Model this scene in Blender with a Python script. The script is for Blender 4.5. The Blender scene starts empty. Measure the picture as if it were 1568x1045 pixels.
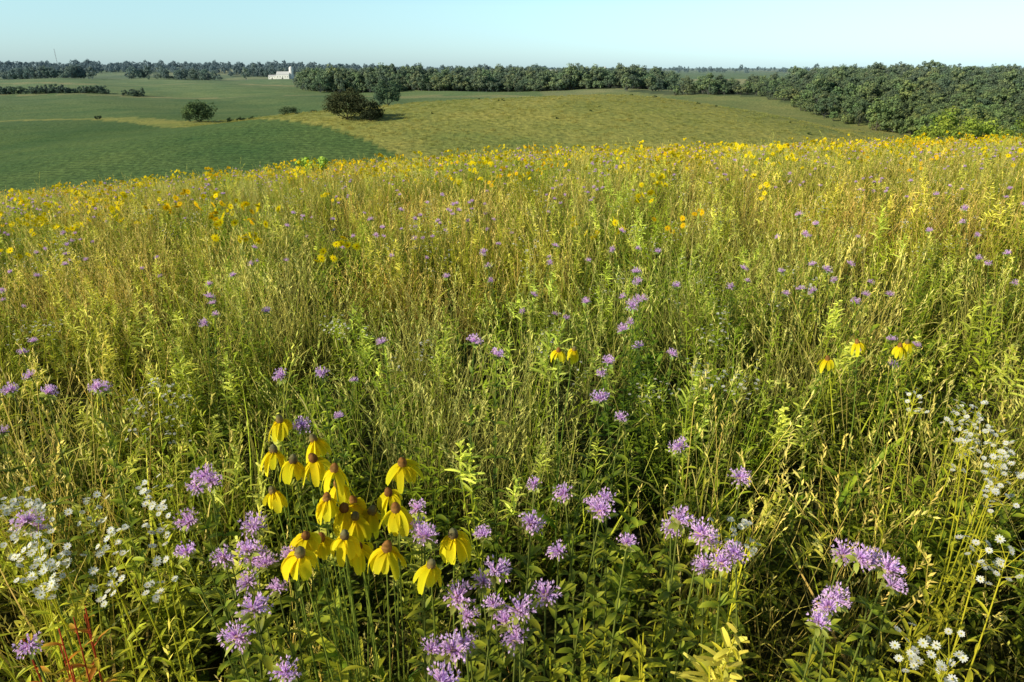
import bpy, math, random
import numpy as np
from mathutils import Vector
random.seed(7); np.random.seed(7)
R=random.random
def U(a,b): return a+(b-a)*random.random()
scene=bpy.context.scene

# ------------------------------------------------------------ terrain
def near_z(x,y):
    yy=np.maximum(y,0)
    return (-1.75-.035*yy-.0015*yy**2+.0525*x-.0225*np.sqrt(x*x+9)+.0675-.0004*x*x
            +.03*np.sin(x*.9+1)*np.cos(y*.7)+.05*np.sin(x*.21+y*.13))
def sstep(a,b,v):
    t=np.clip((v-a)/(b-a),0,1); return t*t*(3-2*t)
def far_z(x,y):
    r=np.sqrt(x*x+y*y)
    z=np.interp(r,[0,150,300,500,800,1500,3000,20000],[-25,-25,-26,-27,-24,-18,-14,-14])
    dx=np.abs(x-5)
    z=z+15*np.exp(-(dx/118)**2.4)*np.exp(-((y-270)/95)**2)
    z=z-13*sstep(90,250,x)*np.exp(-((y-330)/190)**2)
    z=z+8*np.exp(-((x-480)/260)**2-((y-780)/240)**2)
    z=z+15*sstep(1500,2600,y)*sstep(.05,.35,-x/np.maximum(y,1))*(1-sstep(6000,12000,r))
    und=np.clip((r-60)/200,0,1)
    z=z+und*(1.1*np.sin(x/31+y/47)+.9*np.sin(x/63-y/39+2)+.4*np.sin(x/13+1)*np.sin(y/17))
    return z
def ground_z(x,y):
    a=near_z(x,y); b=far_z(x,y)
    return .5*(a+b+np.sqrt((a-b)**2+2.2))
def gz(x,y): return float(ground_z(np.float64(x),np.float64(y)))

# ------------------------------------------------------------ node helpers
def newmat(name):
    m=bpy.data.materials.new(name); m.use_nodes=True
    nt=m.node_tree; nt.nodes.clear(); return m,nt
def N(nt,t,**kw):
    n=nt.nodes.new(t)
    for k,v in kw.items(): setattr(n,k,v)
    return n
def mixc(nt,bt,fac,a,b):
    n=N(nt,'ShaderNodeMix',data_type='RGBA',blend_type=bt)
    for s,v in ((0,fac),(6,a),(7,b)):
        if hasattr(v,'links'): nt.links.new(v,n.inputs[s])
        elif isinstance(v,tuple): n.inputs[s].default_value=(*v,1)
        else: n.inputs[s].default_value=v
    return n.outputs[2]
def maprange(nt,v,a,b,c,d):
    n=N(nt,'ShaderNodeMapRange'); nt.links.new(v,n.inputs[0])
    for i,q in enumerate((a,b,c,d)): n.inputs[i+1].default_value=q
    return n.outputs[0]
def foliage_mat(name,trans=.35,patch=True,pscale=.35,rough=.55,haze=False,var=(.75,1.25),t0=(.88,1.03,.62),t1=(1.30,1.14,.72),simple=False):
    m,nt=newmat(name); L=nt.links.new
    at=N(nt,'ShaderNodeAttribute',attribute_name='Col')
    oi=N(nt,'ShaderNodeObjectInfo')
    col=at.outputs['Color']
    val=maprange(nt,oi.outputs['Random'],0,1,var[0],var[1])
    hs=N(nt,'ShaderNodeHueSaturation'); L(col,hs.inputs['Color']); L(val,hs.inputs['Value'])
    col=hs.outputs[0]
    if patch:
        mp=N(nt,'ShaderNodeTexNoise'); mp.inputs['Scale'].default_value=pscale; mp.inputs['Detail'].default_value=3
        L(oi.outputs['Location'],mp.inputs['Vector'])
        f=maprange(nt,mp.outputs['Fac'],.36,.64,0,1)
        tint=mixc(nt,'MIX',f,t0,t1)
        col=mixc(nt,'MULTIPLY',1.0,col,tint)
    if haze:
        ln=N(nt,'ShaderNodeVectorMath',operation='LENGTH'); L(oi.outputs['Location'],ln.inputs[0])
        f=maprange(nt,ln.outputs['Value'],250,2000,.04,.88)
        col=mixc(nt,'MIX',f,col,(.24,.33,.40))  # aerial haze painted into the leaf colour, blue-grey with distance from origin
    if simple:
        p=N(nt,'ShaderNodeBsdfDiffuse'); L(col,p.inputs['Color'])
    else:
        p=N(nt,'ShaderNodeBsdfPrincipled'); L(col,p.inputs['Base Color'])
        p.inputs['Roughness'].default_value=rough; p.inputs['Specular IOR Level'].default_value=.25
    t=N(nt,'ShaderNodeBsdfTranslucent'); L(col,t.inputs['Color'])
    mx=N(nt,'ShaderNodeMixShader'); mx.inputs[0].default_value=trans
    L(p.outputs[0],mx.inputs[1]); L(t.outputs[0],mx.inputs[2])
    o=N(nt,'ShaderNodeOutputMaterial'); L(mx.outputs[0],o.inputs[0])
    return m
M_grass=foliage_mat('grass_blades',.33)
M_petal=foliage_mat('petals',.42,patch=False,rough=.6,var=(.92,1.08),simple=True)
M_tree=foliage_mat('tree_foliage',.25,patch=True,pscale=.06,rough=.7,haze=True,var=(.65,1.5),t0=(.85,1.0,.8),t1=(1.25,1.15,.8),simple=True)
M_hill=foliage_mat('hill_grass',.3,patch=True,pscale=.04,rough=.7,var=(.85,1.15),t0=(.88,1.0,.85),t1=(1.15,1.05,.85),simple=True)
def simple_mat(name,col,rough=.7,noise=.15,scale=3):
    m,nt=newmat(name); L=nt.links.new
    tc=N(nt,'ShaderNodeTexCoord'); no=N(nt,'ShaderNodeTexNoise'); no.inputs['Scale'].default_value=scale
    L(tc.outputs['Object'],no.inputs['Vector'])
    c=mixc(nt,'MIX',no.outputs['Fac'],tuple(v*(1-noise) for v in col),tuple(min(1,v*(1+noise)) for v in col))
    p=N(nt,'ShaderNodeBsdfPrincipled'); L(c,p.inputs['Base Color']); p.inputs['Roughness'].default_value=rough
    o=N(nt,'ShaderNodeOutputMaterial'); L(p.outputs[0],o.inputs[0]); return m

# ------------------------------------------------------------ mesh builder
class MB:
    def __init__(s): s.v=[]; s.f=[]; s.c=[]; s.m=[]
    def add(s,vs,fs,cs,mi=0):
        o=len(s.v); s.v+=vs; s.c+=cs
        for f in fs: s.f.append(tuple(i+o for i in f)); s.m.append(mi)
    def mesh(s,name,mats,smooth=True):
        me=bpy.data.meshes.new(name); me.from_pydata([tuple(v) for v in s.v],[],s.f)
        for m in mats: me.materials.append(m)
        a=me.color_attributes.new('Col','FLOAT_COLOR','POINT')
        arr=np.ones((len(s.v),4),dtype=np.float32); arr[:,:3]=np.array(s.c,dtype=np.float32)
        a.data.foreach_set('color',arr.ravel())
        me.polygons.foreach_set('material_index',s.m)
        if smooth: me.polygons.foreach_set('use_smooth',[True]*len(s.f))
        me.update(); return me
UPV=Vector((0,0,1))
def lerp(a,b,t): return tuple(a[i]+(b[i]-a[i])*t for i in range(3))
def vary(c,k=.2):
    f=U(1-k,1+k); return (c[0]*f*U(.92,1.08),c[1]*f,c[2]*f*U(.85,1.15))
def dirv(az,el): return Vector((math.cos(az)*math.cos(el),math.sin(az)*math.cos(el),math.sin(el)))
def ribbon(mb,p,d,length,width,droop,c0,c1,segs=4,prof='blade',fold=0,mi=0,roll=None,side=None):
    p=Vector(p); d=Vector(d).normalized()
    if side is None:
        side=d.cross(UPV)
        if side.length<.05: side=Vector((1,0,0))
        side.normalize()
        if roll is None: roll=U(-.9,.9)
        if d.z>.8: roll=U(0,3.14)
        side=(side*math.cos(roll)+d.cross(side)*math.sin(roll)).normalized()
    vs=[];cs=[];st=length/segs
    for i in range(segs+1):
        t=i/segs
        if prof=='blade': w=width*(1-t)**.6*(.7+.6*min(1,t*3)) if t<1 else width*.04
        elif prof=='leaf': w=width*max(.06,math.sin(math.pi*min(1,t*.9+.07))**.8) if t<1 else width*.03
        elif prof=='petal': w=width*(.45+.55*math.sin(math.pi*min(1,t*.75+.15))) if t<1 else width*.45
        else: w=width
        c=lerp(c0,c1,t)
        if fold:
            n=side.cross(d).normalized()
            vs+= [p-side*w*.5+n*fold*w, p.copy(), p+side*w*.5+n*fold*w]; cs+=[c,lerp(c,(c[0]*.85,c[1]*.9,c[2]*.85),1),c]
        else:
            vs+=[p-side*w*.5,p+side*w*.5]; cs+=[c,c]
        p=p+d*st
        d=Vector((d.x,d.y,d.z-droop/segs)).normalized()
        side=(side-d*side.dot(d)).normalized()
    fs=[]
    if fold:
        for i in range(segs):
            a=i*3; fs+=[(a,a+1,a+4,a+3),(a+1,a+2,a+5,a+4)]
    else:
        for i in range(segs):
            a=i*2; fs.append((a,a+1,a+3,a+2))
    mb.add(vs,fs,cs,mi); return p,d
def tube(mb,pts,r0,r1,c0,c1,n=4,mi=0,cap=False):
    vs=[];cs=[];fs=[];k=len(pts)
    for i,p in enumerate(pts):
        p=Vector(p); q=Vector(pts[min(i+1,k-1)])-Vector(pts[max(i-1,0)]); q.normalize()
        s=q.cross(Vector((.31,.95,.02))); s.normalize(); t=q.cross(s); f=i/(k-1); r=r0+(r1-r0)*f
        for j in range(n):
            a=2*math.pi*j/n; vs.append(p+s*math.cos(a)*r+t*math.sin(a)*r); cs.append(lerp(c0,c1,f))
    for i in range(k-1):
        for j in range(n):
            a=i*n+j; b=i*n+(j+1)%n; fs.append((a,b,b+n,a+n))
    if cap: fs.append(tuple(range((k-1)*n,k*n)))
    mb.add(vs,fs,cs,mi)
def stempath(base,tip,k=5,w=.02):
    b=Vector(base); t=Vector(tip); o=Vector((U(-w,w),U(-w,w),0))
    return [b.lerp(t,i/k)+o*math.sin(math.pi*i/k) for i in range(k+1)]

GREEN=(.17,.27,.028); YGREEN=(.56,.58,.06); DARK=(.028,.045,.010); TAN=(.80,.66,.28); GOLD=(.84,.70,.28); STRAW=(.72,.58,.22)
LAV0=(.64,.36,.74); LAV1=(.92,.64,.96); YEL=(1.0,.80,.012); YEL2=(1.0,.90,.04)

def grass_tuft(name,n,h,rad,cr,ct,width=.006,stalks=0,seedcol=GOLD,lean=.35,mat=None,segs=5):
    mb=MB()
    for i in range(n):
        a=U(0,6.28); r=rad*math.sqrt(R()); b=(math.cos(a)*r,math.sin(a)*r,0)
        az=U(0,6.28); el=math.pi/2-abs(random.gauss(0,lean))
        L=h*U(.4,1.1)
        c1=vary(ct,.45)
        if R()<.14: c1=vary(STRAW,.2)
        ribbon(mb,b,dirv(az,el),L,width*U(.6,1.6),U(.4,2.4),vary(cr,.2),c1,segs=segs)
    for i in range(stalks):
        a=U(0,6.28); r=rad*math.sqrt(R()); b=Vector((math.cos(a)*r,math.sin(a)*r,0))
        hh=h*U(.8,1.3); tip=b+Vector((U(-.2,.2),U(-.2,.2),hh))
        pts=stempath(b,tip,4,.04); c=vary(seedcol,.25)
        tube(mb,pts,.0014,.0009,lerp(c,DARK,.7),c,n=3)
        sl=U(.06,.13); d=(Vector(pts[-1])-Vector(pts[-2])).normalized()
        k=random.randint(8,13)
        nod=Vector((U(-.6,.6),U(-.6,.6),0))
        for j in range(k):
            t=j/k; q=Vector(pts[-1])+(d+nod*t*.6)*sl*t
            ribbon(mb,q,(d+Vector((U(-.8,.8),U(-.8,.8),U(-.2,.3)))),.020*U(.7,1.3),.005,.2,c,vary(c,.25),segs=2,prof='leaf')
    return mb.mesh(name,[mat or M_grass,M_petal])

def leafy_stem(mb,b,tip,nl,ll,lw,c,spiral=True,start=.15,droop=.8,mi=0,stemc=None):
    pts=stempath(b,tip,5,.03); stemc=stemc or lerp(c,YGREEN,.4)
    tube(mb,pts,.0026,.0013,lerp(stemc,DARK,.6),stemc,n=4)
    az=U(0,6.28)
    for i in range(nl):
        t=start+(1-start)*i/nl
        k=t*5; i0=min(4,int(k)); q=Vector(pts[i0]).lerp(Vector(pts[i0+1]),k-i0)
        if spiral: az+=2.4
        else: az+= 3.14 if i%2 else 1.57
        s=(1-.55*t)*U(.8,1.2)
        ribbon(mb,q,dirv(az,U(.3,.9)),ll*s,lw*s,droop*U(.5,1.6),vary(c,.15),vary(lerp(c,YGREEN,t*.8),.25),segs=4,prof='leaf',fold=.22,mi=mi,roll=U(-.4,.4))
    return Vector(pts[-1])
def forb(name,ns,h,rad,nl,ll,lw,c,top=None,topc=YGREEN):
    mb=MB()
    for s in range(ns):
        a=U(0,6.28); r=rad*math.sqrt(R()); b=Vector((math.cos(a)*r,math.sin(a)*r,0))
        tip=b+Vector((U(-.12,.12),U(-.12,.12),h*U(.7,1.1)))
        cc=vary(c,.2)
        e=leafy_stem(mb,b,tip,nl,ll,lw,cc)
        if top=='plume':
            for j in range(26):
                t=j/26; q=e+Vector((0,0,-.14+t*.16)); ribbon(mb,q,dirv(U(0,6.28),U(.1,1)),.05*(1.1-t)+.01,.008,.5,vary(topc,.2),vary(topc,.3),segs=3,prof='petal')
        if top=='spray':
            for j in range(12):
                q=e+Vector((0,0,-U(.02,.12))); d=dirv(U(0,6.28),U(.3,1.1)); p2=q+d*U(.02,.08)
                tube(mb,[q,p2],.0008,.0006,topc,topc,n=3)
                daisy(mb,p2,Vector((U(-.4,.4),U(-.4,.4),1)),.0066,9,(.82,.82,.74),(.7,.6,.06),.0030)
    return mb.mesh(name,[M_grass,M_petal])
def daisy(mb,p,n,rad,np_,col,ccol,pw,droop=0.0,cr=.3):
    n=n.normalized(); s=n.cross(Vector((.3,.9,.1))).normalized(); t=n.cross(s)
    o=U(0,6.28)
    for i in range(np_):
        a=o+6.283*i/np_; d=s*math.cos(a)+t*math.sin(a)
        ribbon(mb,p+d*rad*cr*.6,d+n*.15,rad*U(.85,1.1),pw,droop,vary(col,.08),vary(col,.08),segs=2,prof='petal',mi=1,side=d.cross(n))
    vs=[p+n*rad*cr*.7]+[p+(s*math.cos(6.283*i/6)+t*math.sin(6.283*i/6))*rad*cr for i in range(6)]
    mb.add(vs,[(0,1+i,1+(i+1)%6) for i in range(6)],[ccol]*7,1)
def sunflower_plant(name,ns,h,rad,fr,col=YEL):
    mb=MB()
    for s in range(ns):
        a=U(0,6.28); r=rad*math.sqrt(R()); b=Vector((math.cos(a)*r,math.sin(a)*r,0))
        tip=b+Vector((U(-.15,.15),U(-.15,.15),h*U(.75,1.1)))
        e=leafy_stem(mb,b,tip,14,.10,.032,vary(GREEN,.2))
        for j in range(random.randint(1,3)):
            q=e+Vector((U(-.07,.07),U(-.07,.07),U(-.05,.03)))
            tube(mb,[e-Vector((0,0,.08)),q],.001,.001,GREEN,GREEN,n=3)
            daisy(mb,q,Vector((U(-1.3,.4),U(-1.3,.4),U(.2,1))),fr,10,col,(.45,.28,.02),fr*.46,droop=U(0,1.2))
    return mb.mesh(name,[M_grass,M_petal])

def bergamot_head(mb,p,n,s=1.0):
    n=n.normalized(); a1=n.cross(Vector((.3,.9,.1))).normalized(); a2=n.cross(a1)
    for i in range(8):
        a=6.283*i/8+U(-.2,.2); d=a1*math.cos(a)+a2*math.sin(a)
        ribbon(mb,p-n*.005,d+n*U(-.1,.35),.028*s*U(.8,1.3),.013*s,.6,(.30,.40,.09),(.42,.50,.18),segs=3,prof='leaf',fold=.15)
    vs=[];fs=[];cs=[]
    for k in range(3):
        for j in range(8):
            a=6.283*j/8; f=k/2; rr=.0105*s*math.cos(f*1.1)
            vs.append(p+(a1*math.cos(a)+a2*math.sin(a))*rr+n*(.010*s*math.sin(f*1.3))); cs.append((.26,.28,.14) if k<2 else (.5,.36,.48))
    for k in range(2):
        for j in range(8): a=k*8+j;b=k*8+(j+1)%8; fs.append((a,b,b+8,a+8))
    fs.append(tuple(range(16,24))); mb.add(vs,fs,cs,0)
    for i in range(54):
        a=U(0,6.28); e=math.asin(min(1,max(-.1,U(-.02,1))))
        d=(a1*math.cos(a)+a2*math.sin(a))*math.cos(e)+n*math.sin(e)
        q=p+d*.008*s+n*.003*s
        c1=vary(LAV1,.10)
        dd=(d+n*.45+Vector((U(-.25,.25),U(-.25,.25),U(-.25,.25)))).normalized()
        e2,_=ribbon(mb,q,dd,.014*s*U(.6,1.3),.0032*s,.35,vary(LAV0,.15),c1,segs=3,prof='x',mi=1,roll=U(-1.5,1.5))
        ribbon(mb,e2,dd+Vector((0,0,.5)),.008*s,.0028*s,.3,c1,vary(LAV1,.1),segs=2,prof='leaf',mi=1)
        ribbon(mb,e2,dd+Vector((U(-.3,.3),U(-.3,.3),-.7)),.007*s,.0044*s,.5,c1,vary(LAV1,.12),segs=2,prof='leaf',mi=1)
def bergamot_stem(mb,b,tip,s=1.0,head=True):
    b=Vector(b); tip=Vector(tip); pts=stempath(b,tip,6,.03)
    tube(mb,pts,.0026,.0016,(.08,.11,.03),(.18,.24,.07),n=4)
    H=(tip-b).length; az=U(0,3.14); k=max(4,int(H/.075))
    for i in range(k):
        t=.12+.84*i/k; f=t*6; i0=min(5,int(f)); q=Vector(pts[i0]).lerp(Vector(pts[i0+1]),f-i0); az+=1.57
        for sg in (0,math.pi):
            c=vary((.09,.17,.028),.25)
            sz=(1-.35*t)*U(.7,1.05)
            ribbon(mb,q,dirv(az+sg+U(-.2,.2),U(.15,.6)),.062*sz,.020*sz,U(.4,1.3),c,vary(lerp(c,YGREEN,.3+.4*t),.15),segs=4,prof='leaf',fold=.2,roll=U(-.3,.3))
            if R()<.45:
                ribbon(mb,q,dirv(az+sg+.4,.9),.032,.010,.4,c,lerp(c,YGREEN,.6),segs=3,prof='leaf',fold=.2)
    if head:
        n=(Vector(pts[-1])-Vector(pts[-2])).normalized()+Vector((U(-.5,.5),U(-.6,.4),.2))
        bergamot_head(mb,Vector(pts[-1]),n,s)
def coneflower_head(mb,p,n,s=1.0):
    n=n.normalized(); a1=n.cross(Vector((.3,.9,.1))).normalized(); a2=n.cross(a1)
    base=(.42,.24,.07) if R()<.6 else (.18,.08,.035); top=(.42,.20,.06) if R()<.7 else (.28,.27,.13)
    H=.020*s; W=.0075*s; rings=7; m=10; vs=[];cs=[];fs=[]
    for k in range(rings):
        t=k/(rings-1); rr=W*math.sqrt(max(.02,1-(t*1.0)**2.4))*(.8+.4*min(1,t*3) if t<.3 else 1.1)
        for j in range(m):
            a=6.283*(j+.5*(k%2))/m; bump=1+.12*((j+k)%2)
            vs.append(p+(a1*math.cos(a)+a2*math.sin(a))*rr*bump+n*H*t); cs.append(vary(lerp(base,top,t),.35))
    for k in range(rings-1):
        for j in range(m): a=k*m+j;b=k*m+(j+1)%m; fs.append((a,b,b+m,a+m))
    fs.append(tuple(range((rings-1)*m,rings*m))); mb.add(vs,fs,cs,1)
    npet=random.randint(9,13); o=U(0,6.28)
    for i in range(npet):
        a=o+6.283*i/npet+U(-.35,.35); d=a1*math.cos(a)+a2*math.sin(a)
        dd=d*U(.45,1.0)-n*U(.25,.9)
        c=vary(YEL,.08)
        ribbon(mb,p+d*W*.7+n*.002,dd,.044*s*U(.65,1.2),.0170*s*U(.75,1.2),U(1.4,4.2),lerp(c,(.9,.6,.01),.15),vary(YEL2,.05),segs=6,prof='petal',fold=U(.05,.25),mi=1,side=(d.cross(n)+n*U(-.5,.5)).normalized())
def coneflower_stem(mb,b,tip,s=1.0,leaves=5):
    b=Vector(b); tip=Vector(tip); pts=stempath(b,tip,7,.03)
    tube(mb,pts,.0024,.0014,(.10,.16,.04),(.24,.33,.07),n=5)
    for i in range(leaves):
        t=.05+.55*i/leaves; f=t*7; q=Vector(pts[int(f)]); az=U(0,6.28)
        c=vary((.13,.26,.04),.2); d=dirv(az,U(.5,1.1))
        e,_=ribbon(mb,q,d,U(.16,.26)*(1-t*.4),.022,U(.5,1.4),c,vary(YGREEN,.15),segs=6,prof='leaf',fold=.15)
        for sg in (-1,1):
            qq=q+d*.06; ribbon(mb,qq,dirv(az+sg*.8,U(.3,.8)),.10,.015,.8,c,YGREEN,segs=4,prof='leaf',fold=.15)
    n=(Vector(pts[-1])-Vector(pts[-2])).normalized()+Vector((U(-.4,.4),U(-.5,.25),.35))
    coneflower_head(mb,Vector(pts[-1]),n,s)

# ------------------------------------------------------------ scatter
def scatter(name,meshes,pts,rots,scls,idx):
    coll=bpy.data.collections.new(name+'_plants')
    for i,me in enumerate(meshes):
        ob=bpy.data.objects.new('%s_v%02d'%(name,i),me); coll.objects.link(ob)
    me=bpy.data.meshes.new(name); n=len(pts)
    me.vertices.add(n); me.vertices.foreach_set('co',np.asarray(pts,dtype=np.float32).ravel())
    a=me.attributes.new('rot','FLOAT_VECTOR','POINT'); a.data.foreach_set('vector',np.asarray(rots,dtype=np.float32).ravel())
    a=me.attributes.new('scl','FLOAT_VECTOR','POINT'); a.data.foreach_set('vector',np.asarray(scls,dtype=np.float32).ravel())
    a=me.attributes.new('pick','INT','POINT'); a.data.foreach_set('value',np.asarray(idx,dtype=np.int32))
    ob=bpy.data.objects.new(name,me); scene.collection.objects.link(ob)
    ng=bpy.data.node_groups.new(name+'_gn','GeometryNodeTree')
    ng.interface.new_socket('Geometry',in_out='INPUT',socket_type='NodeSocketGeometry')
    ng.interface.new_socket('Geometry',in_out='OUTPUT',socket_type='NodeSocketGeometry')
    gi=ng.nodes.new('NodeGroupInput'); go=ng.nodes.new('NodeGroupOutput')
    ci=ng.nodes.new('GeometryNodeCollectionInfo'); ci.inputs[0].default_value=coll; ci.inputs[1].default_value=True; ci.inputs[2].default_value=True
    ip=ng.nodes.new('GeometryNodeInstanceOnPoints'); ip.inputs['Pick Instance'].default_value=True
    def na(nm,dt):
        q=ng.nodes.new('GeometryNodeInputNamedAttribute'); q.data_type=dt; q.inputs[0].default_value=nm; return q.outputs[0]
    er=ng.nodes.new('FunctionNodeEulerToRotation'); L=ng.links.new
    L(na('rot','FLOAT_VECTOR'),er.inputs[0]); L(er.outputs[0],ip.inputs['Rotation'])
    L(na('scl','FLOAT_VECTOR'),ip.inputs['Scale']); L(na('pick','INT'),ip.inputs['Instance Index'])
    L(gi.outputs[0],ip.inputs['Points']); L(ci.outputs[0],ip.inputs['Instance']); L(ip.outputs[0],go.inputs[0])
    md=ob.modifiers.new('scatter','NODES'); md.node_group=ng
    return ob
def finish_scatter(name,meshes,xy,smin,smax,idx=None,tilt=.08,zscale=None,sink=0,smul=1):
    xy=np.asarray(xy); n=len(xy)
    z=ground_z(xy[:,0],xy[:,1])-sink
    pts=np.column_stack([xy,z])
    rots=np.column_stack([np.random.normal(0,tilt,n),np.random.normal(0,tilt,n),np.random.uniform(0,6.283,n)])
    s=np.random.uniform(smin,smax,n)*smul; zs=s*(np.random.uniform(.88,1.12,n) if zscale is None else zscale)
    scls=np.column_stack([s,s,zs])
    if idx is None: idx=np.random.randint(0,len(meshes),n)
    return scatter(name,meshes,pts,rots,scls,idx)
def wedge(y0,y1,dens,side=.8,pad=2.0):
    w1=side*y1+pad; n=int(dens*(y1-y0)*2*w1)
    x=np.random.uniform(-w1,w1,n); y=np.random.uniform(y0,y1,n)
    k=np.abs(x)<side*np.maximum(y,0)+pad
    return np.column_stack([x[k],y[k]])
def vnoise(x,y,s,seed=0):
    return (np.sin(x*s+seed)*np.cos(y*s*1.3+seed*2)+np.sin(x*s*2.1+y*s*1.7+seed*3)*.6+np.sin(x*s*3.7-y*s*3.1+seed)*.4)/2

# grass
tufts=[]
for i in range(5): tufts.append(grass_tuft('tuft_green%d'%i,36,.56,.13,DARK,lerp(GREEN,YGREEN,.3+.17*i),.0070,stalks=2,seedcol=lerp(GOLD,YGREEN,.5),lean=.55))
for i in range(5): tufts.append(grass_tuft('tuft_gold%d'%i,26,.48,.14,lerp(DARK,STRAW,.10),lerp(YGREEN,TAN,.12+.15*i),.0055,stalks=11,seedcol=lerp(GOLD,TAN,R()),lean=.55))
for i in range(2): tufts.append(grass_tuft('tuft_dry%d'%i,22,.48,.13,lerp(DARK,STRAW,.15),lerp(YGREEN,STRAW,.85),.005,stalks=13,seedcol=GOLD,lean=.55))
P=[wedge(.55,3,28),wedge(3,8,21),wedge(8,20,11),wedge(20,40,6.5,.8,3)]
b=wedge(-1.5,.3,8,.8,2.5); P.append(b)
g=np.concatenate(P)
rr=np.hypot(g[:,0],g[:,1]); g=g[rr>.55]
n=len(g); nz=vnoise(g[:,0],g[:,1],.8,1.3)+np.random.normal(0,.6,n)
clump=vnoise(g[:,0],g[:,1],4.3,.7)*.7+vnoise(g[:,0]+3,g[:,1],1.7,2.9)*.5
k=(clump>-.15)|(np.random.rand(n)<.22)|(g[:,1]>10); g=g[k]; nz=nz[k]; clump=clump[k]; n=len(g)
idx=np.where(nz<-.1,np.random.randint(0,5,n),np.random.randint(5,10,n)); idx=np.where(nz>.65,np.random.randint(10,12,n),idx)
sc=np.where(g[:,1]<1.5,.80,1.0)*(1+.30*clump)
z=ground_z(g[:,0],g[:,1])
s=np.random.uniform(.7,1.2,n)*sc
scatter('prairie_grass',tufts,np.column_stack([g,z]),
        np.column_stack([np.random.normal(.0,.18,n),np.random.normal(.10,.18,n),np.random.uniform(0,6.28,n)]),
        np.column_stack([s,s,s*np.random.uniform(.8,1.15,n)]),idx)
# forbs
forbs=[forb('forb_a%d'%i,4,.60,.10,26,.080,.017,lerp(GREEN,YGREEN,.2+.25*i)) for i in range(3)]
forbs+=[forb('forb_b%d'%i,3,.66,.10,24,.06,.011,lerp(GREEN,YGREEN,.7),top='plume',topc=(.74,.74,.18)) for i in range(3)]
forbs+=[forb('forb_c%d'%i,5,.42,.12,14,.10,.038,(.10,.19,.028)) for i in range(2)]
f=np.concatenate([wedge(.6,3,9),wedge(3,8,8),wedge(8,20,5),wedge(20,40,1.8)])
f=f[np.hypot(f[:,0],f[:,1])>.55]
finish_scatter('prairie_forbs',forbs,f,.75,1.2,tilt=.16)
und=[forb('under%d'%i,6,.33,.13,12,.075,.024,(.045,.090,.016)) for i in range(3)]
finish_scatter('leafy_undergrowth',und,wedge(.5,3.2,12),.8,1.3)
# yellow wildflowers
sun=[sunflower_plant('sunf%d'%i,5,.78,.26,.034,col=YEL if i<4 else (1.0,.64,.01)) for i in range(5)]
y=wedge(6.0,34,3.2,.8,2)
bias=.15*np.clip(y[:,0]/y[:,1]+.2,-.6,.6)
k=(vnoise(y[:,0],y[:,1],.45,4)+np.random.normal(0,.4,len(y)))>.32-bias-.024*(y[:,1]-10)
y=y[k]; k=np.random.rand(len(y))<np.clip((y[:,1]-5.0)/10,.06,.85); y=y[k]
extra=[(-2.9,7.0),(-3.2,7.2),(-5.6,8.2),(-5.4,8.5),(-1.15,4.9),(.75,6.0),(1.5,6.4),(-2.4,6.4),(3.2,8.5),(2.0,9)]
finish_scatter('yellow_sunflowers',sun,np.concatenate([y,np.array(extra)]),.75,1.1)
def berg_plant(name,ns):
    mb=MB()
    for s in range(ns):
        a=U(0,6.28); r=.18*math.sqrt(R()); b=Vector((math.cos(a)*r,math.sin(a)*r,0))
        bergamot_stem(mb,b,b+Vector((U(-.1,.1),U(-.1,.1),U(.60,.80))),U(.65,.95))
    return mb.mesh(name,[M_grass,M_petal])
bergs=[berg_plant('berg%d'%i,2+i) for i in range(3)]
b=np.concatenate([wedge(1.9,7,2.6),wedge(7,24,2.2)]); k=(vnoise(b[:,0],b[:,1],.9,2.2)+np.random.normal(0,.45,len(b)))>.0; b=b[k]
finish_scatter('wild_bergamot_patch',bergs,b,.85,1.08)
whites=[forb('white%d'%i,4,.70,.12,18,.05,.010,lerp(GREEN,YGREEN,.7),top='spray',topc=YGREEN) for i in range(3)]
w=np.concatenate([wedge(2.2,7,1.0),wedge(7,26,1.1)])
finish_scatter('white_fleabane_patch',whites,w,.9,1.15)

# ------------------------------------------------------------ individually placed flowers
def place(name,mb,x,y):
    me=mb.mesh(name,[M_grass,M_petal]); ob=bpy.data.objects.new(name,me); ob.location=(x,y,gz(x,y)); scene.collection.objects.link(ob); return ob
cones=[(-.553,1.44),(-.523,1.30),(-.468,1.258),(-.446,1.35),(-.424,1.266),(-.473,1.145),(-.373,1.226),(-.35,1.17),(-.361,1.12),(-.306,1.115),
(-.232,1.25),(-.243,1.14),(-.22,1.086),(-.267,1.08),(-.294,1.065),(-.371,1.01),(-.342,1.0),(-.30,1.005),(-.268,.98),(-.22,.972),(-.138,.93),(-.105,1.01),(-.367,.96),(-.32,1.09)]
cc=Vector((-.33,1.12))
for (x,y) in cones:
    k=U(.96,1.05); X=x*k; Y=y*k; H=.785*k
    bx=X+(cc.x-X)*.35+U(-.03,.03); by=Y+(cc.y-Y)*.35+U(-.03,.03)
    mb=MB(); g0=gz(bx,by)
    coneflower_stem(mb,(0,0,0),(X-bx,Y-by,-H-g0),s=U(.92,1.15) if y>.94 else .92)
    place('gray_headed_coneflower',mb,bx,by)
for (x,y,h) in [(.146,1.98,.83),(.20,2.04,.85),(.987,1.96,.85),(1.12,2.05,.83),(1.24,2.02,.83),(1.31,2.1,.85)]:
    mb=MB(); bx=x+U(-.05,.05); by=y+U(-.05,.05)
    coneflower_stem(mb,(0,0,0),(x-bx,y-by,-h-gz(bx,by)),s=.9); place('gray_headed_coneflower',mb,bx,by)
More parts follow.
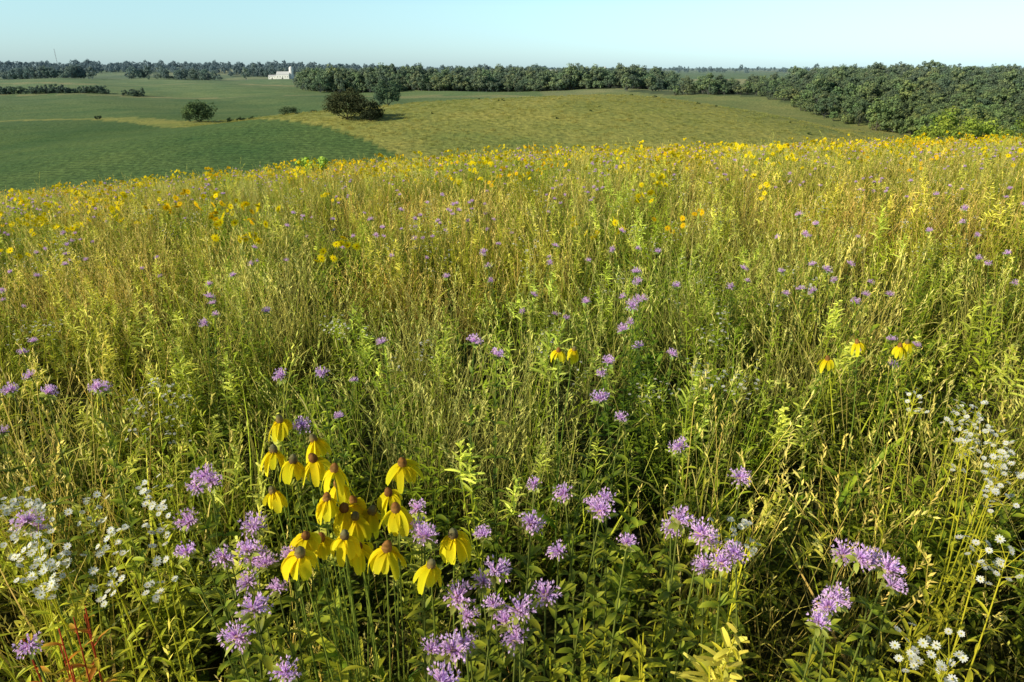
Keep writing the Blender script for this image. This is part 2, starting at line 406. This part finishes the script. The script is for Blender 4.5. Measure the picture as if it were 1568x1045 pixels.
bl=[(-.65,1.24),(-.655,1.20),(-.617,1.085),(-.584,.995),(-.513,.985),(-.475,1.0),(-.43,.963),(-.445,.92),(-.416,.858),(-.42,.80),(-.327,.735),(-.391,.905),(-.49,1.07),
(-.186,1.125),(-.162,1.04),(-.053,1.045),(.035,1.08),(-.03,.945),(-.09,.884),(-.03,.865),(-.072,.843),(.012,.855),(.055,.888),(-.089,.775),(-.121,.775),(-.1,.715),(.006,.796),
(.084,1.0),(.161,1.13),(.175,1.12),(.108,1.18),(.047,1.21),(.21,1.02),(.30,1.065),(.354,1.05),(.335,.955),(.40,.99),(.483,1.235),(.615,.98),(.59,.99),(.633,.972),(.638,.91),(.527,.88),(.48,.828),
(-.727,.785),(.385,1.36),(-.93,1.086),(-.90,1.07),(-1.10,1.66),(-1.13,1.68),(-1.24,1.64),(-1.35,1.66),(-1.37,1.62),(-.54,1.76),(-.65,1.75),(-.51,1.46),(.23,1.6),(-.047,1.9),(-.12,2.0),(-.41,2.0),(.27,1.5),
(-.63,1.22),(-.17,1.06),(-.46,.975),(-.39,.985),(-.07,.79),(-.45,.985),(.36,1.03),(.32,1.09),(.37,.97),(.65,.95),(.51,.86),(-.05,.92),(-.01,.83),(.19,1.16)]
for (x,y) in bl:
    k=U(.95,1.05); X=x*k; Y=y*k; H=.81*k
    bx=X+U(-.06,.06); by=Y+U(-.04,.08); mb=MB()
    bergamot_stem(mb,(0,0,0),(X-bx,Y-by,-H-gz(bx,by)),s=U(.6,.88)); place('wild_bergamot',mb,bx,by)
for (x,y) in [(1.13,1.62),(1.18,1.5),(1.08,1.42),(1.02,1.25),(1.12,1.36),(1.2,1.58),(-1.03,1.19),(-.98,1.12),(-.84,1.0),(-.80,1.16),(-.70,1.085),(-.65,1.0),(-.83,.95),(-.92,1.1),(.45,1.1),(.66,.82),(.86,1.02)]:
    mb=MB()
    for s in range(2):
        e=leafy_stem(mb,Vector((U(-.02,.02),U(-.02,.02),0)),Vector((U(-.06,.06),U(-.06,.06),-.82-gz(x,y))),22,.06,.011,vary(YGREEN,.2))
        for j in range(15):
            q=e+Vector((0,0,-U(.0,.07))); d=dirv(U(0,6.28),U(.3,1.2)); p2=q+d*U(.01,.05)
            tube(mb,[q,p2],.0008,.0006,YGREEN,YGREEN,n=3)
            daisy(mb,p2,Vector((U(-.7,.7),U(-.9,.5),1)),U(.0042,.0070),10,(.88,.88,.80),(.7,.62,.10),.0030,cr=.36)
    place('white_fleabane',mb,x,y)
for (x,y) in [(-.78,.93),(-.84,.90),(-.74,.86),(-.72,.80)]:
    mb=MB()
    for s in range(3):
        b0=Vector((U(-.05,.05),U(-.05,.05),0))
        leafy_stem(mb,b0,b0+Vector((U(-.06,.06),U(-.06,.06),U(.78,.92))),22,.08,.016,random.choice([(.55,.08,.04),(.50,.34,.05),(.6,.16,.04)]),stemc=(.5,.09,.06))
    place('red_leaved_dogbane',mb,x,y)
for (x,y) in [(.13,.9),(.23,.86),(.3,.82),(.42,.9),(.56,.86),(.68,.84),(.75,.95),(.38,.76),(-.85,1.05),(-.9,.95),(-.2,.85),(-.25,.8),(-.3,.86),(.48,.78),(.18,.75),(-.6,.8),(.44,1.12),(.47,1.15)]:
    mb=MB()
    for s in range(2):
        b0=Vector((U(-.04,.04),U(-.04,.04),0))
        leafy_stem(mb,b0,b0+Vector((U(-.06,.06),U(-.06,.06),U(.66,.84))),26,.085,.020,vary(lerp(GREEN,YGREEN,.6),.2))
    place('goldenrod_stem',mb,x,y)

# ------------------------------------------------------------ trees
def tree_mesh(name,H,W,nc,nl,ls,c0,c1,trunk=.25,flat=.75):
    mb=MB(); th=H*trunk
    bark=(.09,.07,.05)
    tube(mb,[(0,0,-.5),(0,0,th*.6),(U(-.02,.02)*H,U(-.02,.02)*H,H*.6)],H*.028,H*.010,bark,bark,n=6)
    for i in range(6):
        a=6.28*i/6+U(-.3,.3); z0=th*U(.6,1.3)
        tube(mb,[(0,0,z0),(math.cos(a)*W*.16,math.sin(a)*W*.16,z0+H*.12),(math.cos(a)*W*.34,math.sin(a)*W*.34,z0+H*U(.2,.35))],H*.012,H*.004,bark,bark,n=4)
    cz=th+(H-th)*.5; hh=(H-th)*.5
    for c in range(nc):
        a=U(0,6.28); u=U(-.85,1); rr=math.sqrt(max(0,1-u*u))
        q=U(.55,.95)
        cen=Vector((math.cos(a)*rr*W*.5*q,math.sin(a)*rr*W*.5*q,cz+u*hh*q*U(.8,1.05)))
        cr=W*U(.09,.20); cv=U(0,1)
        for l in range(nl):
            d=Vector((random.gauss(0,1),random.gauss(0,1),random.gauss(0,1))).normalized()
            p=cen+Vector((d.x*cr,d.y*cr,d.z*cr*flat))*U(.55,1.15)
            nn=(d+Vector((random.gauss(0,.35),random.gauss(0,.35),random.gauss(0,.35)+.3))).normalized()
            s=nn.cross(Vector((.2,.3,.93))).normalized(); t=nn.cross(s); sz=ls*U(.6,1.3)
            col=vary(lerp(c0,c1,min(1,max(0,cv*.6+d.z*.3+.2))),.25)  # shade painted into leaf colour: clump undersides darker, tops lighter
            mb.add([p-s*sz*.5,p-t*sz*.4,p+s*sz*.5,p+t*sz*.55],[(0,1,2,3)],[col]*4)
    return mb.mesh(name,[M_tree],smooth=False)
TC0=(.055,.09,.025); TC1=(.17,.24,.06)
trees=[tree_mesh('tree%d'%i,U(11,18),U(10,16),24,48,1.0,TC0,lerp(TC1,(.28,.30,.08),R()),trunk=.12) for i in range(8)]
def region(n,x0,x1,y0,y1,cond):
    x=np.random.uniform(x0,x1,n); y=np.random.uniform(y0,y1,n); k=cond(x,y); return np.column_stack([x[k],y[k]])
FT=[]
FT.append(region(2400,-330,320,790,1010,lambda x,y:(x/y>-.31)&(x/y<.22)&(y<1010-90*(x/y>.12))&(y>790+25*vnoise(x,y*0,.03,1))))
ys=lambda t: np.interp(t,[.15,.2,.35,.45,.57,.7,.85],[760,690,600,500,410,340,310])
FT.append(region(8000,60,850,270,1050,lambda x,y:(x/y>.15)&(x/y<.92)&(y>ys(x/y)+vnoise(x,y*0,.05,2)*35)&~((x/y>.15)&(x/y<.38)&(y>760))&~((vnoise(x,y,.014,6)>.55)&(y>560))))
FT.append(region(4500,-2400,-150,1700,2700,lambda x,y:(x/y>-.95)&(x/y<-.08)&(np.sin(y/70+x/900)>.3)))
FT.append(region(600,-1100,-350,1250,1330,lambda x,y:(x/y<-.3)&(vnoise(x,y,.012,5)>0)))
FT.append(region(800,-600,300,1500,1700,lambda x,y:(np.sin(x/90+y/60)>0)))
FT.append(region(8000,-3500,4500,1800,6000,lambda x,y:(np.abs(x/y)<.95)&((np.sin(y/190+np.sin(x/500)*1.5)>.86)|((np.sin(x/230+y/900)>.95)))))
ft=np.concatenate(FT)
k=~((np.abs(ft[:,0]/ft[:,1]+.31)<.02)&(ft[:,1]>790)&(ft[:,1]<1340)); ft=ft[k]
t_=ft[:,0]/ft[:,1]
sm=np.where((t_>.16)&(t_<.42)&(ft[:,1]<800),.70,1.0)*np.where((t_>.3)&(ft[:,1]<1100),.84,1)*(1+.35*vnoise(ft[:,0],ft[:,1],.022,2))
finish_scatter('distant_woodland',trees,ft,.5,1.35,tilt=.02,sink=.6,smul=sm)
shrub=[tree_mesh('shrub%d'%i,2.6,3.6,12,40,.32,(.03,.055,.016),(.09,.13,.035),trunk=.05) for i in range(4)]
h=np.column_stack([np.random.uniform(-520,-380,80),np.random.normal(700,5,80)])
h2=np.column_stack([np.random.uniform(-372,-350,10),np.random.normal(690,4,10)])
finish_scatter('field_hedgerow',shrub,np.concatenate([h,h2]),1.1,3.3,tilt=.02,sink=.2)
fence=lambda x: np.interp(x,[-600,-221,-132,-28,0,30,60],[470,376,300,175,140,100,60])
sv=region(420,-140,300,150,440,lambda x,y:(fence(x)+8<y)&((vnoise(x,y,.03,1)+np.random.normal(0,.4,len(x)))>.3))
row=np.column_stack([np.linspace(-137,-112,22)+np.random.normal(0,3,22),np.linspace(352,410,22)])
finish_scatter('savanna_shrubs',shrub,sv,.15,.45,tilt=.03,sink=.2)
finish_scatter('fence_row_bushes',shrub,row,.6,1.4,tilt=.03,sink=.2)
def tree_obj(name,x,y,*a,**k):
    me=tree_mesh(name,*a,**k); ob=bpy.data.objects.new(name,me); ob.location=(x,y,gz(x,y)-.2); ob.rotation_euler[2]=U(0,6); scene.collection.objects.link(ob); return ob
O0=(.022,.042,.014); O1=(.08,.12,.035)
tree_obj('oak_tree',-153,350,10,16,40,80,.75,O0,O1,trunk=.03)
tree_obj('oak_tree',-51,222,8.8,13.5,60,110,.42,(.035,.045,.022),(.10,.11,.05),trunk=.05)
tree_obj('oak_tree',-43.5,219,6.4,9,34,90,.42,(.035,.045,.022),(.10,.11,.05),trunk=.05)
tree_obj('oak_tree',-86,500,19,19,44,80,1.0,O0,O1,trunk=.1)
tree_obj('hawthorn_bush',-122,395,6.5,11,26,60,.6,O0,O1,trunk=.06)
tree_obj('hawthorn_bush',-110,400,4.2,7,18,50,.6,O0,O1,trunk=.06)
tree_obj('hawthorn_bush',-215,372,2.2,3.6,12,40,.35,O0,O1,trunk=.06)
for (x,y,hh,w) in [(21.5,35,2.7,2.6),(23.6,35.5,2.3,2.4),(25.4,35.0,2.5,2.4),(27,36,2.0,2.2),(20.1,34.5,1.8,1.7)]:
    tree_obj('green_dogwood_bush',x,y,hh,w,26,80,.11,(.12,.22,.03),(.42,.52,.09),trunk=.05)
tree_obj('green_dogwood_bush',-6.0,20.8,1.5,1.2,14,60,.09,(.12,.22,.03),(.42,.52,.09),trunk=.05)

tus=[grass_tuft('tus%d'%i,46,.62,.8,(.22,.23,.075),lerp((.36,.38,.10),(.54,.48,.17),.3*i),.035,lean=.6,mat=M_hill,segs=3) for i in range(4)]
q=region(14000,-150,300,110,430,lambda x,y:(fence(x)<y)&(near_z(x,y)<far_z(x,y))&((x/y<.45)|(y<400)))
finish_scatter('savanna_grass',tus,q,.6,1.3)

# ------------------------------------------------------------ ground sheet
th=np.concatenate([np.radians(np.linspace(-48,48,440)),np.radians(np.linspace(48,312,90)[1:-1])])
na_=len(th); rad=np.exp(np.linspace(math.log(.25),math.log(24000),480)); nr=len(rad)
TT,RR=np.meshgrid(th,rad); X=RR*np.sin(TT); Y=RR*np.cos(TT); Z=ground_z(X,Y)
V=np.column_stack([X.ravel(),Y.ravel(),Z.ravel()])
F=[]
for i in range(nr-1):
    for j in range(na_):
        a=i*na_+j; b_=i*na_+(j+1)%na_; F.append((a,b_,b_+na_,a+na_))
V=np.vstack([V,[[0,0,gz(0,0)]]]); c0=len(V)-1
for j in range(na_): F.append((j,c0,(j+1)%na_))
me=bpy.data.meshes.new('ground'); me.from_pydata(V.tolist(),[],F)
x=V[:,0]; y=V[:,1]; r=np.hypot(x,y)
C=np.zeros((len(V),4)); C[:,3]=0
def setc(mask,c,a=0): C[mask,:3]=c; C[mask,3]=a
cellx=np.floor((x+120*np.sin(y/700))/420).astype(int); celly=np.floor(y/330).astype(int)
hsh=(np.abs(np.sin(cellx*12.9898+celly*78.233)*43758.5453))%1
pal=np.array([[.14,.22,.07],[.20,.27,.09],[.40,.38,.17],[.13,.19,.07],[.28,.31,.13]])
C[:,:3]=pal[(hsh*4.99).astype(int)]
tt=x/np.maximum(y,1)
setc((y>0)&(y<740)&(tt>.1),(.25,.28,.085))
setc((y>0)&(y<1060)&(y>ys(tt)+10)&(tt>.15)&((tt>.36)|(y<760)),(.10,.13,.045))
left=(x<20)&(y>0)
wob=6*np.sin(x/40)
setc((y>=690)&(y<1250)&(x<30)&(y>0),(.185,.265,.085),.6)
setc((y>1000+wob*3)&(y<1035+wob*3)&(x<-250)&(y>0),(.32,.32,.13),0)
setc(left&(y>=672+wob)&(y<=690),(.31,.31,.13))
setc(left&(x<-20)&(y<672+wob),(.145,.22,.072),.8)
yb=fence(x)+3*np.sin(x/11)
yc=yb+np.interp(x,[-600,-221,-160,-150],[10,14,34,60])
sav=(y>0)&(y<700)&((x>-150+ (y-350)*.03)&(y>yb)&(y<470)|((y>yb)&(y<yc)))&(x<320)&~((y>ys(tt)+10)&(tt>.15))
setc(sav,(.33,.34,.10))
setc((y<yb)&(x<60)&(r>30),(.112,.185,.064),1)
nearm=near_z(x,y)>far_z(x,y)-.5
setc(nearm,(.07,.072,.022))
edge=(~nearm)&(near_z(x,y)>far_z(x,y)-3); setc(edge&(x<60),(.31,.30,.10))
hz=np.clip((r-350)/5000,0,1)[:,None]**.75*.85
C[:,:3]=C[:,:3]*(1-hz)+np.array([.34,.44,.50])*hz  # distance haze baked into the land colours
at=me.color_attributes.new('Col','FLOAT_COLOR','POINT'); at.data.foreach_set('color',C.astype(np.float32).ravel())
me.polygons.foreach_set('use_smooth',[True]*len(F))
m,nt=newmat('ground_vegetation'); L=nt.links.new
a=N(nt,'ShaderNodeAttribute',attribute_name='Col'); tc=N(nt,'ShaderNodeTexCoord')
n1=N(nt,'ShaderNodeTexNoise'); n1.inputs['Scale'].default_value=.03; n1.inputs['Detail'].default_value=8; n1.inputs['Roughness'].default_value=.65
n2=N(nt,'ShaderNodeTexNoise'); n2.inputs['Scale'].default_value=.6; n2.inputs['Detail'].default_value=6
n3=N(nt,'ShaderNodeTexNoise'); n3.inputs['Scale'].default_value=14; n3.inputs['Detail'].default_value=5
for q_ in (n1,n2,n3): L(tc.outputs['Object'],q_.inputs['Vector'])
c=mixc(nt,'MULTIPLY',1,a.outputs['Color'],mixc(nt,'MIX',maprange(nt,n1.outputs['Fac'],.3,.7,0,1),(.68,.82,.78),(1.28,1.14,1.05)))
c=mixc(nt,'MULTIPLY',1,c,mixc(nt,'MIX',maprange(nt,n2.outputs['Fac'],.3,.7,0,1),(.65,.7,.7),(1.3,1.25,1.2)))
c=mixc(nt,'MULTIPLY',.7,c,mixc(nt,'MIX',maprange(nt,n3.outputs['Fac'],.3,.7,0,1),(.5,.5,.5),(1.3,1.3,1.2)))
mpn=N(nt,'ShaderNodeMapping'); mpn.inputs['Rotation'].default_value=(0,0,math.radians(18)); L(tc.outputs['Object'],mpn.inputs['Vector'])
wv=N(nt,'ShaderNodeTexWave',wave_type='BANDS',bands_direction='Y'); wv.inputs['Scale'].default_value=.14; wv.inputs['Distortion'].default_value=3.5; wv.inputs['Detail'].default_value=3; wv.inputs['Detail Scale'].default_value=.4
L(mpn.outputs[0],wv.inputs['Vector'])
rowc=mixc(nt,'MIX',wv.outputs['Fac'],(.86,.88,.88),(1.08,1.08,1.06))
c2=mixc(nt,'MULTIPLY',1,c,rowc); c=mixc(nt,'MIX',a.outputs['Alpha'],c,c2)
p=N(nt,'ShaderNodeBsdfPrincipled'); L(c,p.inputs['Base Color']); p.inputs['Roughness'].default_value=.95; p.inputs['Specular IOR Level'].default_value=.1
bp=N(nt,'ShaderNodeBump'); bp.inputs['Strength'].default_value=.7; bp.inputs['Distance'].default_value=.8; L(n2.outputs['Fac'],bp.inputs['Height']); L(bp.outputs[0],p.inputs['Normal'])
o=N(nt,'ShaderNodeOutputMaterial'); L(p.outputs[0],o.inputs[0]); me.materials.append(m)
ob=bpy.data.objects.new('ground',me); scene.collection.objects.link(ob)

# ------------------------------------------------------------ farm buildings
MW=simple_mat('white_siding',(.80,.80,.77)); MR=simple_mat('grey_roof',(.60,.61,.62)); MD=simple_mat('dark_openings',(.04,.04,.05)); MC=simple_mat('concrete_silo',(.76,.76,.74))
def pmesh(name,vs,fs,mat,parent,loc=(0,0,0)):
    me=bpy.data.meshes.new(name); me.from_pydata(vs,[],fs); me.materials.append(mat)
    ob=bpy.data.objects.new(name,me); scene.collection.objects.link(ob); ob.parent=parent; ob.location=loc; return ob
def box(name,x0,x1,y0,y1,z0,z1,mat,par):
    return pmesh(name,[(x0,y0,z0),(x1,y0,z0),(x1,y1,z0),(x0,y1,z0),(x0,y0,z1),(x1,y0,z1),(x1,y1,z1),(x0,y1,z1)],[(0,3,2,1),(4,5,6,7),(0,1,5,4),(1,2,6,5),(2,3,7,6),(3,0,4,7)],mat,par)
def silo(par,x,y,r,h):
    n=20; vs=[];fs=[]
    prof=[(r,0),(r,h),(r*.85,h+r*.45),(r*.5,h+r*.8),(r*.08,h+r)]
    for (q,z) in prof:
        for j in range(n): vs.append((x+q*math.cos(6.283*j/n),y+q*math.sin(6.283*j/n),z))
    for k in range(len(prof)-1):
        for j in range(n): fs.append((k*n+j,k*n+(j+1)%n,(k+1)*n+(j+1)%n,(k+1)*n+j))
    pmesh('silo',vs,fs,MC,par)
def building(name,x,y,w,d,h,rh,silos=(),rot=0,wz=None):
    e=bpy.data.objects.new(name,None); scene.collection.objects.link(e); e.location=(x,y,gz(x,y) if wz is None else wz); e.rotation_euler[2]=rot
    pmesh('walls',[(-w/2,-d/2,-2),(w/2,-d/2,-2),(w/2,d/2,-2),(-w/2,d/2,-2),(-w/2,-d/2,h),(w/2,-d/2,h),(w/2,d/2,h),(-w/2,d/2,h),(-w/2,0,h+rh),(w/2,0,h+rh)],
      [(0,1,5,4),(1,2,6,9,5),(2,3,7,6),(3,0,4,8,7)],MW,e)
    o_=.5; t=.12
    pmesh('roof',[(-w/2-o_,-d/2-o_,h-o_*rh/(d/2)+t),(w/2+o_,-d/2-o_,h-o_*rh/(d/2)+t),(w/2+o_,0,h+rh+t),(-w/2-o_,0,h+rh+t),(w/2+o_,d/2+o_,h-o_*rh/(d/2)+t),(-w/2-o_,d/2+o_,h-o_*rh/(d/2)+t)],[(0,1,2,3),(3,2,4,5)],MR,e)
    k=max(2,int(w/4))
    for i in range(k):
        cx=-w/2+w*(i+.5)/k; box('window',cx-.5,cx+.5,-d/2-.05,-d/2-.003,h*.35,h*.62,MD,e)
    box('door',-w*.02-1.2,-w*.02+1.2,-d/2-.06,-d/2-.004,-.5,h*.3,MD,e)
    for (sx,sy,r,hh) in silos: silo(e,sx,sy,r,hh)
    return e
building('white_barn',-402,1290,22,14,7,5,[(13.5,1,3.6,17)])
building('machine_shed',-424,1300,14,12,5,2)
building('white_farmhouse',70,1980,22,12,9,5,rot=.1); building('white_farmhouse',110,1990,16,12,7,4)
building('white_barn',245,2060,24,14,9,5,[(16,0,3.5,16)])
e=bpy.data.objects.new('radio_mast',None); scene.collection.objects.link(e); e.location=(-1555,2520,gz(-1555,2520))
mm=simple_mat('galvanised_steel',(.35,.36,.38))
vs=[];fs=[]
def bar(a,b,r):
    a=Vector(a);b=Vector(b);d=(b-a).normalized();s=d.cross(Vector((.1,.9,.3))).normalized();t=d.cross(s);o=len(vs)
    for q in (a,b):
        for j in range(3): vs.append(tuple(q+s*r*math.cos(2.094*j)+t*r*math.sin(2.094*j)))
    for j in range(3): fs.append((o+j,o+(j+1)%3,o+3+(j+1)%3,o+3+j))
leg=[(1,0),(-.5,.87),(-.5,-.87)]
for i in range(3):
    bar((*leg[i],0),(*leg[i],60),.2)
    for k in range(20): bar((*leg[i],k*3),(*leg[(i+1)%3],k*3+3),.1)
pmesh('lattice',vs,fs,mm,e)

# ------------------------------------------------------------ sun, sky, camera
az=math.radians(-122); el=math.radians(25)
sv_=Vector((math.sin(az)*math.cos(el),math.cos(az)*math.cos(el),math.sin(el)))
ld=bpy.data.lights.new('sun','SUN'); ld.energy=5; ld.angle=math.radians(.5); ld.color=(1,.92,.72)
lo=bpy.data.objects.new('sun',ld); scene.collection.objects.link(lo); lo.rotation_euler=(-sv_).to_track_quat('-Z','Y').to_euler()
w=bpy.data.worlds.new('World'); scene.world=w; w.use_nodes=True; nt=w.node_tree; L=nt.links.new
bg=nt.nodes['Background']; sk=nt.nodes.new('ShaderNodeTexSky'); sk.sky_type='NISHITA'; sk.sun_disc=False
sk.sun_elevation=el; sk.sun_rotation=az; sk.air_density=1.0; sk.dust_density=.35; sk.ozone_density=1.6; sk.altitude=300
# colour gain imitates horizon haze in the sky; higher sky dimmed to cut fill
tc=nt.nodes.new('ShaderNodeTexCoord'); sx=nt.nodes.new('ShaderNodeSeparateXYZ'); L(tc.outputs['Generated'],sx.inputs[0])
g1=mixc(nt,'MIX',maprange(nt,sx.outputs['Z'],0,.075,0,1),(.84,1.24,1.92),(1.32,1.62,1.74))
g2=mixc(nt,'MIX',maprange(nt,sx.outputs['Z'],.10,.35,0,1),g1,(.80,.78,.70))
c=mixc(nt,'MULTIPLY',1,sk.outputs[0],g2)
L(c,bg.inputs[0]); bg.inputs[1].default_value=.10
cd=bpy.data.cameras.new('camera'); cd.lens=24; cd.sensor_width=36; cd.clip_start=.05; cd.clip_end=60000
co=bpy.data.objects.new('camera',cd); scene.collection.objects.link(co); co.location=(0,0,0); co.rotation_euler=(math.radians(68.2),0,0)
scene.camera=co
scene.view_settings.view_transform='Standard'; scene.view_settings.look='None'; scene.view_settings.exposure=0
print('grass',len(g),'forest',len(ft))
